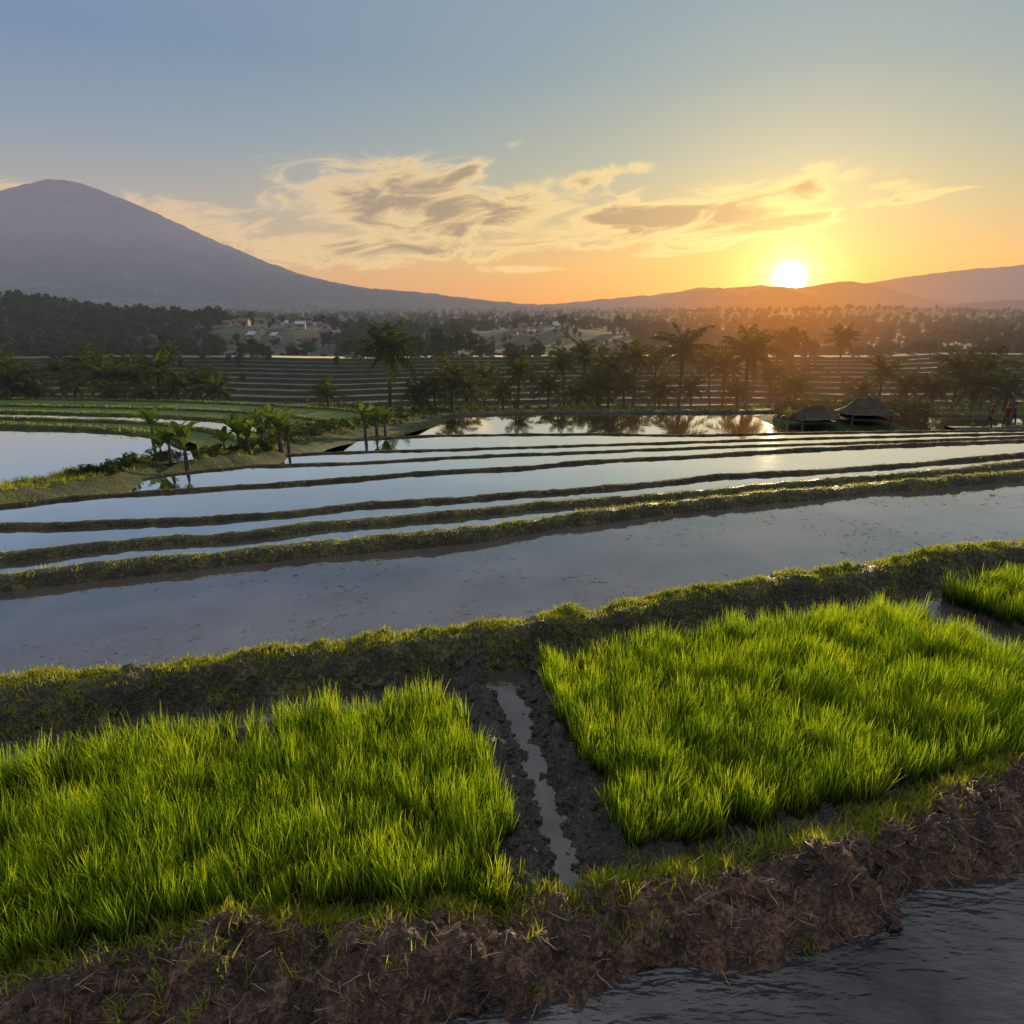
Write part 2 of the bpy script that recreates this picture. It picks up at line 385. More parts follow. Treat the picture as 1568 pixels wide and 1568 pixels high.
# ------------------------------------------------------------------ near ground height field
yB = interp(cB)
yA = interp(C([(-250, 1540), (0, 1478), (150, 1447), (250, 1415), (400, 1398), (560, 1388), (700, 1378), (850, 1362), (1000, 1335), (1150, 1312), (1300, 1268), (1400, 1220), (1568, 1150), (1800, 1060)], 0.12))
yN = interp(C([(-300, 1720), (300, 1680), (600, 1640), (800, 1590), (950, 1548), (1150, 1500), (1350, 1435), (1450, 1392), (1568, 1340), (1800, 1250)], -0.05))
c1a, c1b = P(768, 1025, 0), P(880, 1350, 0)
c2a, c2b = P(1385, 895, 0), P(1640, 1030, 0)
def segd(x, y, a, b):
    d = Vector((b.x-a.x, b.y-a.y)); t = max(0, min(1, ((x-a.x)*d.x+(y-a.y)*d.y)/d.length_squared))
    return math.hypot(x-a.x-d.x*t, y-a.y-d.y*t)
def hn(x, y):
    b = yB(x); a = yA(x); n_ = yN(x)
    wob = 0.06*nz(x, y, 1.7, 2.5)+0.03*nz(x, y, 4, 9)+.014*nz(x, y, 6, 25)
    z = 0.014+0.034*fbm(x, y, 6, 5)+0.024*fbm(x, y, 18, 4)
    d1 = segd(x+wob*0.9, y, c1a, c1b)+.8*wob; z -= 0.065*(1-sst(0.0, 0.12, d1))
    z += 0.04*sst(0.10, 0.15, d1)*(1-sst(0.18, 0.3, d1))*(1+1.8*nz(x, y, 2, 14))
    d2 = segd(x, y+wob, c2a, c2b); z -= 0.08*(1-sst(0.1, 0.28, d2))
    z -= 0.055*sst(b-0.62, b-0.50, y+wob)*(1-sst(b-0.42, b-0.34, y+wob))
    tB = sst(b-0.33+wob*1.3, b-0.17+wob*1.3, y)
    z = z*(1-tB)+tB*(0.175+0.045*fbm(x, y, 4, 5)+0.024*fbm(x, y, 20, 4))
    z -= 0.40*sst(b-0.03+wob, b+0.16+wob, y)
    tA = sst(a+0.10+wob, a-0.10+wob, y) if y < a+0.2 else 0
    if tA > 0:
        rdg = 1-abs(nz(x, y, 9, 10))*2
        zz = 0.08+0.09*fbm(x, y, 3.5, 5)+0.05*fbm(x, y, 11, 5, 2)+0.026*fbm(x, y, 34, 4, 4)+.035*rdg
        q = sst(n_-0.08+wob*2, n_+0.22+wob*2, y)
        zz = zz*q+(-0.22)*(1-q)
        z = z*(1-tA)+zz*tA
    return z
xs = []; x = -5.0
while x < 8: xs.append(x); x += 0.018 if -2.6 < x < 4.0 else 0.06
ys = []; y = 0.5
while y < 9.5: ys.append(y); y += 0.015 if y < 2.9 else 0.03
HV = {}
def region(name, cond, mat):
    V = []; Fc = []; idx = {}
    def vid(i, j):
        k = (i, j)
        if k not in idx:
            if k not in HV: HV[k] = hn(xs[i], ys[j])
            idx[k] = len(V); V.append((xs[i], ys[j], HV[k]))
        return idx[k]
    for i in range(len(xs)-1):
        X = xs[i]; a = yA(X); b = yB(X)
        for j in range(len(ys)-1):
            if cond(ys[j], a, b): Fc.append((vid(i, j), vid(i+1, j), vid(i+1, j+1), vid(i, j+1)))
    return add(name, mesh(name, V, Fc, mat))
region("earth_bank", lambda y, a, b: y < a+0.02, M_soil)
region("mud_ground", lambda y, a, b: a+0.02 <= y < b-0.36, M_mud)
region("grassy_bund", lambda y, a, b: b-0.36 <= y < b+0.2, M_bund)
def band(name, lo, hi, z, mat, x0=-5, x1=7.8, n=80):
    V = []; Fc = []
    for i in range(n+1):
        x = x0+(x1-x0)*i/n; V += [(x, lo(x), z), (x, hi(x), z)]
    for i in range(n): Fc.append((2*i, 2*i+2, 2*i+3, 2*i+1))
    add(name, mesh(name, V, Fc, mat))
band("puddle_water", lambda x: yA(x)-0.05, lambda x: yB(x)-0.2, -0.022, M_waterP)
band("channel_water", lambda x: 0.3, lambda x: yN(x)+0.12, -0.06, M_waterC)

# ------------------------------------------------------------------ rice seedlings
def inpoly(x, y, pl):
    c = False; j = len(pl)-1
    for i in range(len(pl)):
        a, b = pl[i], pl[j]
        if (a.y > y) != (b.y > y) and x < (b.x-a.x)*(y-a.y)/(b.y-a.y)+a.x: c = not c
        j = i
    return c
def PL(l): return [P(*q) for q in l]
beds = [PL([(-300, 1175, .18), (0, 1150, .18), (100, 1117, .18), (400, 1078, .18), (690, 1042, .18), (735, 1130, .1), (772, 1240, .08), (786, 1340, .03), (775, 1388, 0), (560, 1398, 0), (400, 1405, 0), (250, 1425, 0), (100, 1465, 0), (0, 1495, 0), (-250, 1580, 0)]),
        PL([(828, 990, .18), (1050, 948, .18), (1200, 936, .18), (1330, 914, .18), (1420, 920, .18), (1568, 988, .18), (1800, 1090, .18), (1800, 1100, 0), (1568, 1165, 0), (1400, 1210, 0), (1200, 1258, 0), (1080, 1295, 0), (955, 1305, 0), (905, 1170, .05), (850, 1075, .1)]),
        PL([(1455, 880, .16), (1568, 868, .16), (1850, 845, .16), (1850, 1040, .0), (1568, 962, .02), (1455, 908, .06)])]
pts = []
for bi, pl in enumerate(beds):
    x0 = min(p.x for p in pl); x1 = max(p.x for p in pl); y0 = min(p.y for p in pl); y1 = max(p.y for p in pl)
    st = 0.032; x = x0
    while x < x1:
        y = y0
        while y < y1:
            X = x+R.uniform(-.5, .5)*st*1.3; Y = y+R.uniform(-.5, .5)*st*1.3
            if inpoly(X+0.06*nz(X, Y, 0, 7)+.03*nz(X, Y, 1, 22), Y+0.06*nz(X, Y, 5, 7)+.03*nz(X, Y, 2, 22), pl) and Y < yB(X)-0.42:
                gap = nz(X, Y, 8.0, 2.6)
                if not (gap < -0.34 and R.random() < 0.6):
                    hs = 0.92+0.30*nz(X, Y, 1.0, 4.0)+0.34*nz(X, Y, 2.0, 12)
                    pts.append((X, Y, max(-0.01, hn(X, Y))-0.005, hs, .28*nz(X, Y, 3, 6), .28*nz(X, Y, 6, 6)))
            y += st
        x += st
A = np.array(pts); nb = 13
A = np.repeat(A, nb, 0); N = len(A)
r_ = .022*np.sqrt(NR_.random(N)); a_ = NR_.uniform(0, 6.283, N)
base = A[:, :3].copy(); base[:, 0] += r_*np.cos(a_); base[:, 1] += r_*np.sin(a_)
lx = A[:, 4]+NR_.normal(0, .13, N); ly = A[:, 5]+NR_.normal(0, .13, N)
grass("rice_seedlings", base, np.arctan2(ly, lx), np.hypot(lx, ly), .195*A[:, 3]*NR_.uniform(.55, 1.15, N), NR_.uniform(.003, .0055, N), NR_.uniform(0, .8, N)**2, M_rice, 3)

wp = []
for _ in range(6200):
    X = R.uniform(-3.2, 6.5); Y = yB(X)-abs(R.gauss(0, .10))+.02
    if nz(X, Y, 2, 3) < -0.3 and R.random() < 0.8: continue
    wp.append((X, Y, hn(X, Y)-0.006, R.uniform(.12, .38)))
for _ in range(1300):
    X = R.uniform(-3.2, 6.5); Y = yB(X)-R.uniform(.1, .38)
    if nz(X, Y, 2, 4) < 0.05: continue
    wp.append((X, Y, hn(X, Y)-0.006, R.uniform(.2, .6)))
for _ in range(2600):
    X = R.uniform(-2.5, 4.5); Y = yA(X)+R.gauss(0.03, 0.045)
    if nz(X, 0, 2, 2.5) < -0.1 and R.random() < 0.8: continue
    wp.append((X, Y, hn(X, Y)-0.006, R.uniform(.25, .8)))
for _ in range(520):
    X = R.uniform(-2.2, 3.5); Y = yN(X)+R.uniform(0.0, 0.55)
    if nz(X, Y, 7, 3.5) < 0.1: continue
    wp.append((X, Y, hn(X, Y)-0.006, R.uniform(.3, .8)))
for _ in range(500):
    X = R.uniform(-2.5, 4.2); Y = yA(X)+R.uniform(.05, .18)
    if nz(X, Y, 5, 3) < 0.15: continue
    wp.append((X, Y, hn(X, Y)-0.006, R.uniform(.5, 1.1)))
for p_, s_ in tufts: wp.append((p_.x, p_.y, p_.z, s_*1.6))
A = np.repeat(np.array(wp), 10, 0); N = len(A)
base = A[:, :3].copy(); base[:, 0] += NR_.normal(0, .02, N)*np.maximum(1, A[:, 3]); base[:, 1] += NR_.normal(0, .02, N)*np.maximum(1, A[:, 3])
grass("grass_weeds", base, NR_.uniform(0, 6.283, N), np.abs(NR_.normal(0, .6, N)), .11*A[:, 3]*NR_.uniform(.5, 1.1, N), .007*np.maximum(.6, A[:, 3])*NR_.uniform(.7, 1.2, N), NR_.uniform(0, 1.4, N), M_weed, 3)

m, t = newmat("straw"); M_straw = finish(m, t, principled(t, t.ramp(t.n('ShaderNodeObjectInfo').outputs['Random'], [(0.2, (0.06, 0.036, 0.025)), (0.85, (0.32, 0.21, 0.14))]), 0.8))
straws = []
for _ in range(6):
    V = []; Fc = []; p_ = Vector((0, 0, 0)); a = 0; pp = [p_]
    for i in range(4): a += R.uniform(-.35, .35); p_ = p_+Vector((math.cos(a), math.sin(a), R.uniform(-.15, .25)))*0.018; pp.append(p_)
    tube(V, Fc, pp, [0.0016, 0.0018, 0.0015, 0.0012, 0.0006], 4); straws.append(mesh("straw", V, Fc, M_straw))
sp_ = []
for _ in range(3000):
    X = R.uniform(-2.3, 4.2); Y = R.uniform(yN(X)+0.02, yA(X)+0.03)
    sp_.append((Vector((X, Y, hn(X, Y)+0.003)), (R.uniform(-.4, .4), R.uniform(-.4, .4), R.uniform(0, 6.28)), R.uniform(.3, 1.1), R.randrange(6)))
yC = interp(cC)
for _ in range(1900):
    X = R.uniform(-4.5, 6.5); Y = yB(X)+abs(R.gauss(0, 1.2))+0.1
    if nz(X, Y, 3, 1.0) < -0.05 or Y > yC(X)-.1: continue
    sp_.append((Vector((X, Y, Z[1]+0.001)), (R.uniform(-.2, .2), R.uniform(-.3, .1), R.uniform(0, 6.28)), R.uniform(.3, 1.1), R.randrange(6)))
scatter("straw_debris", sp_, straws)
clods = []
for k in range(6):
    bm = bmesh.new(); bmesh.ops.create_icosphere(bm, subdivisions=3, radius=0.02)
    for v in bm.verts: v.co *= 1+0.7*noise.fractal(v.co*55+Vector((k*7, 0, 0)), 0.8, 2, 4); v.co.z *= 0.6
    me = bpy.data.meshes.new("clod"); bm.to_mesh(me); bm.free(); me.materials.append(M_soil if k < 4 else M_mud)
    me.polygons.foreach_set("use_smooth", [True]*len(me.polygons)); clods.append(me)
cpt = []
for _ in range(1500):
    X = R.uniform(-2.3, 4.2); Y = R.uniform(yN(X), yA(X)+0.06)
    cpt.append((Vector((X, Y, hn(X, Y)-.004)), (R.uniform(-.5, .5), R.uniform(-.5, .5), R.uniform(0, 6)), .15+1.3*R.random()**3, R.randrange(4)))
for _ in range(900):
    q = R.random(); X = c1a.x+(c1b.x-c1a.x)*q+R.gauss(0, .14); Y = c1a.y+(c1b.y-c1a.y)*q
    cpt.append((Vector((X, Y, hn(X, Y))), (R.uniform(-.5, .5), R.uniform(-.5, .5), R.uniform(0, 6)), .15+.8*R.random()**2, 4+R.randrange(2)))
for _ in range(1300):
    X = R.uniform(-2.6, 5.5); Y = yB(X)-R.uniform(.28, .6)
    cpt.append((Vector((X, Y, hn(X, Y))), (R.uniform(-.5, .5), R.uniform(-.5, .5), R.uniform(0, 6)), .15+.9*R.random()**2, 4+R.randrange(2)))
scatter("soil_clods", cpt, clods)

# ------------------------------------------------------------------ big terrain
prof = [(-60, -4), (0, -3.2), (9, -3.0), (14, -3.8), (20, -5), (28, -6.2), (38, -7.6), (52, -8.4), (62, -8.8), (80, -11.2), (90, -12), (150, -9.8), (170, -12), (200, -14), (600, -15), (1500, -22), (9000, -30), (30000, -60)]
VC = [(PY(425, 500, 290), 6.0, 45), (PY(830, 500, 330), 6, 40)]
def T(x, y):
    for i in range(len(prof)-1):
        if prof[i][0] <= y <= prof[i+1][0]:
            a, b = prof[i], prof[i+1]; z = a[1]+(b[1]-a[1])*(y-a[0])/(b[0]-a[0]); break
    else: z = -5
    if y > 155:
        z += min(1, (y-155)/60)*1.6*nz(x, y, 0, 0.012)*min(3, y/300)
        z += 16*math.exp(-((x+235)/85)**2-((y-290)/80)**2)
        z += 14*math.exp(-((x+620)/260)**2-((y-700)/200)**2)
        z += 10*math.exp(-((x-520)/300)**2-((y-1100)/250)**2)
        for c, a, s in VC: z += a*math.exp(-((x-c.x)/s)**2-((y-c.y)/45)**2)
    return z
rows = [-60, -30, -10, 0, 5]+[8*1.045**k for k in range(190)]
rows = [r for r in rows if r < 26000]
V = []; Fc = []; NC = 141
for y in rows:
    for k in range(NC):
        s = (k/(NC-1)*2-1); x = s*1.9*(abs(y)+25); V.append((x, y, T(x, y)))
for i in range(len(rows)-1):
    for k in range(NC-1): Fc.append((i*NC+k, i*NC+k+1, (i+1)*NC+k+1, (i+1)*NC+k))
add("valley_terrain", mesh("valley_terrain", V, Fc, M_land))

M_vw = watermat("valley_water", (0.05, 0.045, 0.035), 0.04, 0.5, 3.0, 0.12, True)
V = []; Fc = []; mi = []; nx = 220; NTr = 11
def ty(k, x): return 89+0.05*x+k*5.3+7.0*nz(x, 0, 0.3, 0.02)+3.4*nz(x, k*0.6, 5, 0.05)
def tz(k, x): return -11.4+k*0.27+.4*nz(x, k*.5, 2, .02)
for i in range(nx+1):
    x = -150+330*i/nx
    for k in range(NTr):
        y = ty(k, x); z = tz(k, x); zn = tz(k+1, x); j_ = 0.08*nz(x, k*3, 1, 0.6)
        V += [(x, y, z-0.3), (x, y+0.12, zn+0.05+j_), (x, y+0.45, zn+0.07+j_), (x, y+0.6, zn)]
    V.append((x, ty(NTr, x)+1, tz(NTr, x)-0.02)); V.append((x, ty(NTr, x)+14, -13))
row = NTr*4+2
for i in range(nx):
    x = -150+330*i/nx
    for j in range(row-1):
        Fc.append((i*row+j, (i+1)*row+j, (i+1)*row+j+1, i*row+j+1))
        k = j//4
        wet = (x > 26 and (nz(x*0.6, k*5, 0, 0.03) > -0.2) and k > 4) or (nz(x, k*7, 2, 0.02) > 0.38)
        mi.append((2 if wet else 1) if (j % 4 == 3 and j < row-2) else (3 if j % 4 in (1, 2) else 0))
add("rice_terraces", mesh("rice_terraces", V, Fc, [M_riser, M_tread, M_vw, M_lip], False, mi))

# volcano
mp = [(0, 768), (40, 780), (65, 792), (105, 792), (140, 778), (285, 725), (585, 602), (950, 412), (1320, 262), (1560, 180), (1990, 93), (2600, 30), (3315, -15), (3800, -60)]
def mprof(r):
    for i in range(len(mp)-1):
        if mp[i][0] <= r <= mp[i+1][0]:
            a, b = mp[i], mp[i+1]; q = (r-a[0])/(b[0]-a[0]); return a[1]+(b[1]-a[1])*q
    return -60
V = []; Fc = []; NR, NS = 120, 340
for i in range(NR+1):
    r = 3750*(i/NR)**1.15
    for k in range(NS):
        a = 2*math.pi*k/NS; x = r*math.cos(a); y = r*math.sin(a)
        amp = min(1, r/1100)*min(1, max(0, (3700-r)/1200))
        z = mprof(r)+amp*(34*(noise.fractal(Vector((math.cos(a)*7, math.sin(a)*7, r*0.0006)), 0.8, 2, 4)))+(5+6*amp)*fbm(x, y, 0.014, 5)
        V.append((x-3060, y+5000, z))
for i in range(NR):
    for k in range(NS): k2 = (k+1) % NS; Fc.append((i*NS+k, (i+1)*NS+k, (i+1)*NS+k2, i*NS+k2))
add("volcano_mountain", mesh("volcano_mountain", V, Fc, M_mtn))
def ridge(name, sil, yd, depth, amp):
    ps = [PY(u, v, yd) for u, v in sil]; fz = interp([Vector((p.x, p.z, 0)) for p in ps])
    V = []; Fc = []; n1, n2 = 260, 16; x0, x1 = ps[0].x, ps[-1].x
    for i in range(n1+1):
        x = x0+(x1-x0)*i/n1
        for j in range(n2+1):
            q = j/n2*2-1; e = max(0, 1-q*q)
            z = -40+(fz(x)+40)*e**1.2+amp*e*fbm(x, q*depth, 0.004, 5)
            V.append((x, yd+q*depth, z))
    for i in range(n1):
        for j in range(n2): a = i*(n2+1)+j; Fc.append((a, a+n2+1, a+n2+2, a+1))
    add(name, mesh(name, V, Fc, M_mtn))
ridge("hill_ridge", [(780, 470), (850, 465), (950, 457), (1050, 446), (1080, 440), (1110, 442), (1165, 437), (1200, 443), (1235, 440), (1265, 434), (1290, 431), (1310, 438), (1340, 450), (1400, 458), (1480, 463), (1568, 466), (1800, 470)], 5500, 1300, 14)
ridge("cloud_hill_bank", [(1150, 470), (1250, 452), (1320, 435), (1400, 423), (1480, 413), (1568, 406), (1700, 400), (2000, 420)], 12000, 2500, 20)  # solid ridge added in place of a hazy cloud and hill bank
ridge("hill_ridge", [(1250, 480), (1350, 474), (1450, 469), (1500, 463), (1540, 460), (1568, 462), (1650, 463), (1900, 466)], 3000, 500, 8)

# ------------------------------------------------------------------ trees
def tree_mesh(nm, ht, cr, nleaf, leaf, mat, squash=0.8, trunk=True):
    V = []; Fc = []
    ncl = 13; cl = []
    for _ in range(ncl):
        d = Vector((R.gauss(0, 1), R.gauss(0, 1), R.gauss(0, 0.8))).normalized()*cr*R.uniform(.35, .95)
        d.z *= squash; cl.append((Vector((0, 0, ht*0.62))+d, cr*R.uniform(.22, .45)))
    if trunk:
        top = Vector((R.uniform(-.3, .3), R.uniform(-.3, .3), ht*0.6))
        tube(V, Fc, [Vector((0, 0, -1)), Vector((0.05, 0, ht*0.25)), top], [ht*0.03, ht*0.022, ht*0.012], 6)
        for c, r in cl[:7]:
            tube(V, Fc, [Vector((0.05, 0, ht*0.3)), Vector((c.x*.5, c.y*.5, (ht*.35+c.z)/2)), c], [ht*0.014, ht*0.009, ht*0.003], 4)
    nt = len(Fc)
    for _ in range(nleaf):
        c, r = R.choice(cl); d = Vector((R.gauss(0, 1), R.gauss(0, 1), R.gauss(0, 1))).normalized()*r*R.uniform(.5, 1.15)
        p = c+d; a = Vector((R.gauss(0, 1), R.gauss(0, 1), R.gauss(0, .6))).normalized()
        b = a.cross(d.normalized()+Vector((0, 0, .3))).normalized(); l = leaf*R.uniform(.6, 1.3)
        k = len(V); V += [p-a*l, p+b*l*.5, p+a*l, p-b*l*.5]; Fc.append((k, k+1, k+2, k+3))
    return mesh(nm, V, Fc, [M_bark, mat], False, [0]*nt+[1]*(len(Fc)-nt))
trees = [tree_mesh("ft", R.uniform(6.0, 8.5), R.uniform(2.2, 3.2), 330, 0.48, M_tree, R.uniform(.7, 1.3)) for _ in range(6)]
bushes = [tree_mesh("bs", 1.5, R.uniform(0.9, 1.3), 280, 0.18, M_bush, R.uniform(.6, 1.0), False) for _ in range(5)]

def palm_mesh(nm, nf=20, L=3.0, lean=0.6, mat=M_palm, tl=13):
    V = []; Fc = []
    pp = []; n = 8
    for i in range(n+1):
        q = i/n; pp.append(Vector((lean*(1-q)**2, 0.3*lean*(1-q), -tl*(1-q))))
    tube(V, Fc, pp, [0.19-0.07*(i/n) for i in range(n+1)], 8)
    tube(V, Fc, [Vector((0, 0, -0.35)), Vector((0, 0, -.05)), Vector((0, 0, .3))], [0.14, 0.3, 0.08], 7)
    nt = len(Fc)
    for f in range(nf):
        az = f*2.399+R.uniform(-.3, .3); q = f/nf
        e = math.radians(82-125*q+R.uniform(-10, 10)); Lf = L*R.uniform(.8, 1.1)*(0.85 if q < .15 else 1)
        droop = math.radians(R.uniform(40, 85))
        d0 = Vector((math.cos(az), math.sin(az), 0)); s = Vector((-d0.y, d0.x, 0)); p = Vector((0, 0, .1)); pts_ = [p]; dirs = []
        N = 20
        for i in range(N):
            d = d0*math.cos(e)+Vector((0, 0, 1))*math.sin(e); dirs.append(d); p = p+d*Lf/N; pts_.append(p); e -= droop/N*(0.5+i/N)
        dirs.append(d)
        for i in range(0, N):
            w = 0.035*(1-i/N)+.01; k = len(V)
            V.extend([pts_[i]-s*w, pts_[i]+s*w, pts_[i+1]+s*w, pts_[i+1]-s*w]); Fc.append((k, k+1, k+2, k+3))
        for i in range(2, N+1):
            ll = 0.75*L/3*math.sin(math.pi*(0.15+0.8*i/N))**0.7
            for sg in (-1, 1):
                if R.random() < .06: continue
                dd = (s*sg*0.8+dirs[i]*0.55-Vector((0, 0, 1))*R.uniform(.25, .7)).normalized()
                a = pts_[i]; w = dirs[i]*0.055; k = len(V)
                mid = a+dd*ll*.55; tip = a+dd*ll-Vector((0, 0, ll*.25))
                V.extend([a-w, a+w, mid+w*.9, tip, mid-w*.9]); Fc.append((k, k+1, k+2, k+3, k+4))
    return mesh(nm, V, Fc, [M_bark, mat], False, [0]*nt+[1]*(len(Fc)-nt))
pm = [palm_mesh("coconut_palm", 24, 3.0, 0.5), palm_mesh("coconut_palm", 20, 2.8, 1.2), palm_mesh("coconut_palm", 26, 3.1, -0.8), palm_mesh("coconut_palm", 18, 2.7, -0.3)]
palms = [(597, 535, 62, 1.25), (1046, 534, 66, 1.25), (1145, 540, 64, 1.2), (972, 546, 68, .95), (896, 543, 70, 1.0), (862, 553, 66, .9), (935, 562, 62, 1.0), (1005, 550, 74, .85),
         (1086, 552, 75, .85), (1112, 560, 70, .85), (915, 590, 60, .9), (955, 590, 64, .95), (795, 570, 62, .9), (691, 576, 60, 1.1), (664, 592, 61, .9), (742, 578, 72, .9), (715, 596, 60, .85),
         (137, 558, 68, 1.0), (157, 576, 64, 1.05), (241, 566, 64, 1.15), (210, 580, 66, 1.0), (188, 562, 74, .9), (112, 586, 66, .9), (306, 586, 66, .9), (335, 596, 62, .9), (500, 600, 62, .8), (20, 588, 60, .95),
         (1353, 568, 62, .95), (1290, 516, 120, 1.2), (1470, 564, 62, 1.0), (1512, 560, 66, 1.05), (1495, 590, 58, 1.0), (1545, 596, 58, .9), (1390, 588, 64, .8), (1600, 560, 62, 1.1), (1010, 596, 60, .8), (1180, 572, 78, .8),
         (255, 538, 100, .9), (790, 546, 110, .9), (-10, 560, 66, 1.0), (1430, 593, 60, .7), (1060, 592, 62, .7), (60, 598, 62, .8), (0, 545, 90, .9), (1220, 590, 62, .75), (1320, 598, 58, .7), (770, 598, 60, .75), (840, 590, 60, .75), (1130, 598, 60, .7),
         (270, 590, 62, .85), (175, 602, 60, .8), (225, 604, 60, .75), (90, 566, 80, .85), (40, 572, 76, .85), (640, 602, 60, .75), (885, 602, 59, .7)]
for u, v, y, s in palms:
    add("coconut_palm", R.choice(pm), PY(u, v+3, y), (R.uniform(-.06, .06), R.uniform(-.06, .06), R.uniform(0, 6.28)), s*.97)

def banana_mesh():
    V = []; Fc = []
    tube(V, Fc, [Vector((0, 0, -.3)), Vector((0, 0, .35)), Vector((0.03, 0, .7))], [.10, .08, .045], 8); nt = len(Fc)
    n = R.randrange(7, 10)
    for f in range(n):
        az = f*2.4+R.uniform(-.3, .3); e = math.radians(R.uniform(40, 85)); L = R.uniform(0.95, 1.4)
        d0 = Vector((math.cos(az), math.sin(az), 0)); s = Vector((-d0.y, d0.x, 0)); p = Vector((0, 0, .65)); N = 10; k0 = len(V); dr = R.uniform(.6, 1.9)
        for i in range(N+1):
            q = i/N; w = 0.20*math.sin(math.pi*min(1, max(0.03, (q-.08)*1.05)))**.6 if q > .1 else .02
            d = d0*math.cos(e)+Vector((0, 0, 1))*math.sin(e)
            V.extend([p-s*w*R.uniform(.7, 1.05)+Vector((0, 0, w*.3)), p, p+s*w*R.uniform(.7, 1.05)+Vector((0, 0, w*.3))]); p = p+d*L/N; e -= dr/N*(0.3+q*1.4)
        for i in range(N):
            a = k0+3*i; Fc.append((a, a+1, a+4, a+3)); Fc.append((a+1, a+2, a+5, a+4))
    return mesh("banana_plant", V, Fc, [M_bark, M_ban], False, [0]*nt+[1]*(len(Fc)-nt))
bmsh = [banana_mesh() for _ in range(4)]
for u, v, z, s in [(262, 708, -2.6, .85), (286, 712, -2.7, .9), (248, 704, -2.6, .6), (368, 693, -3.1, 1.0), (382, 694, -3.1, .8), (404, 690, -3.4, .95), (430, 688, -3.5, 1.15), (442, 686, -3.5, .8), (560, 665, -4.7, 1.2), (577, 665, -4.9, 1.2), (590, 662, -5, 1.0), (345, 695, -3.0, .65), (1205, 655, -5.7, .9), (415, 662, -4.3, 1.0), (235, 676, -2.6, .9), (395, 664, -4.0, .9)]:
    add("banana_plant", R.choice(bmsh), P(u, v, z), (0, 0, R.uniform(0, 6.28)), s*0.9)

fp = []
while len(fp) < 5800:
    y = 165*math.exp(R.random()*math.log(3600/165)); x = R.uniform(-1.05, 1.05)*y
    vil = any(abs(x-c.x) < 34 and 175 < y < c.y+25 for c, _, _ in VC)
    if vil and R.random() < .66: continue
    if y < 600 and nz(x, y, 3, 0.012) > 0.08 and not (x < -90 and y < 420):
        if R.random() < .8: continue
    elif y >= 600 and nz(x*0.4, y, 3, 0.008) > 0.08 and R.random() < .8: continue
    s = R.uniform(.55, 1.15)*(1+y/2600)
    if y < 230: s *= .75
    if vil: s *= .55
    fp.append((Vector((x, y, T(x, y)-0.4*s)), (0, 0, R.uniform(0, 6.28)), s, R.randrange(6)))
for _ in range(700):
    y = R.uniform(180, 420); x = -R.uniform(.42, 1.05)*y
    fp.append((Vector((x, y, T(x, y)-0.4)), (0, 0, R.uniform(0, 6.28)), R.uniform(.6, 1.2), R.randrange(6)))
for _ in range(200):
    y = R.uniform(146, 168); x = R.uniform(-1.0, 1.0)*y
    if nz(x, 0, 8, .04) < -.2: continue
    fp.append((Vector((x, y, T(x, y)+.2)), (0, 0, R.uniform(0, 6.28)), R.uniform(.2, .6), R.randrange(6)))
for _ in range(110):
    k = R.randrange(0, 11); x = R.choice([R.uniform(-100, -40), R.uniform(-10, 60), R.uniform(-100, 120)])
    fp.append((Vector((x, ty(k, x), tz(k, x)-.2)), (0, 0, R.uniform(0, 6.28)), R.uniform(.15, .42), R.randrange(6)))
scatter("distant_forest", fp, trees)
bp = []
for _ in range(950):
    y = R.uniform(54, 88); x = R.uniform(-1.0, 1.0)*y
    if nz(x, y, 1, 0.07) > 0.22: continue
    bp.append((Vector((x, y, T(x, y)-0.3)), (0, 0, R.uniform(0, 6.28)), R.uniform(.5, 1.4), R.randrange(5)))
for _ in range(230):
    y = R.uniform(52.5, 60); x = R.uniform(-.2, 1.0)*y
    bp.append((Vector((x, y, T(x, y)+.2)), (0, 0, R.uniform(0, 6.28)), R.uniform(.4, 1.1), R.randrange(5)))
for _ in range(240):
    k = R.randrange(0, 11); x = R.uniform(-140, 150)
    if nz(x, k, 3, .04) < 0.05: continue
    bp.append((Vector((x, ty(k, x), tz(k, x))), (0, 0, R.uniform(0, 6.28)), R.uniform(.3, 1.2), R.randrange(5)))
for _ in range(380):
    i = R.randrange(30, len(slb)-1); k = 1+1.9*sst(23, 31, slb[i].y); q = slb[i]+Vector((-R.uniform(.3, 1.5)*.8, R.uniform(.3, 1.4), 0))*k; q.z += R.uniform(.08, .22)
    bp.append((q, (0, 0, R.uniform(0, 6.28)), R.uniform(.06, .24), R.randrange(5)))
for _ in range(140):
    u = R.uniform(1190, 1420); q = P(u, R.uniform(634, 645), -5.8)
    bp.append((q, (0, 0, R.uniform(0, 6.28)), R.uniform(.3, .8), R.randrange(5)))
scatter("bushes", bp, bushes)
for u, y, ht in [(665, 158, 1.15), (700, 160, 1.0), (720, 158, 1.1), (535, 170, .9), (560, 172, .95), (545, 168, .9), (1190, 130, 1.1), (1215, 132, 1.0), (1165, 128, .9), (745, 162, .9), (640, 160, .8), (1240, 135, .7), (820, 160, .6), (1200, 90, .6), (685, 156, .9), (1205, 128, 1.1)]:
    q = PY(u, 540, y); add("broadleaf_tree", R.choice(trees), (q.x, y, T(q.x, y)+(1.2 if y < 155 else 0.3)), (0, 0, R.uniform(0, 6)), ht*1.0)

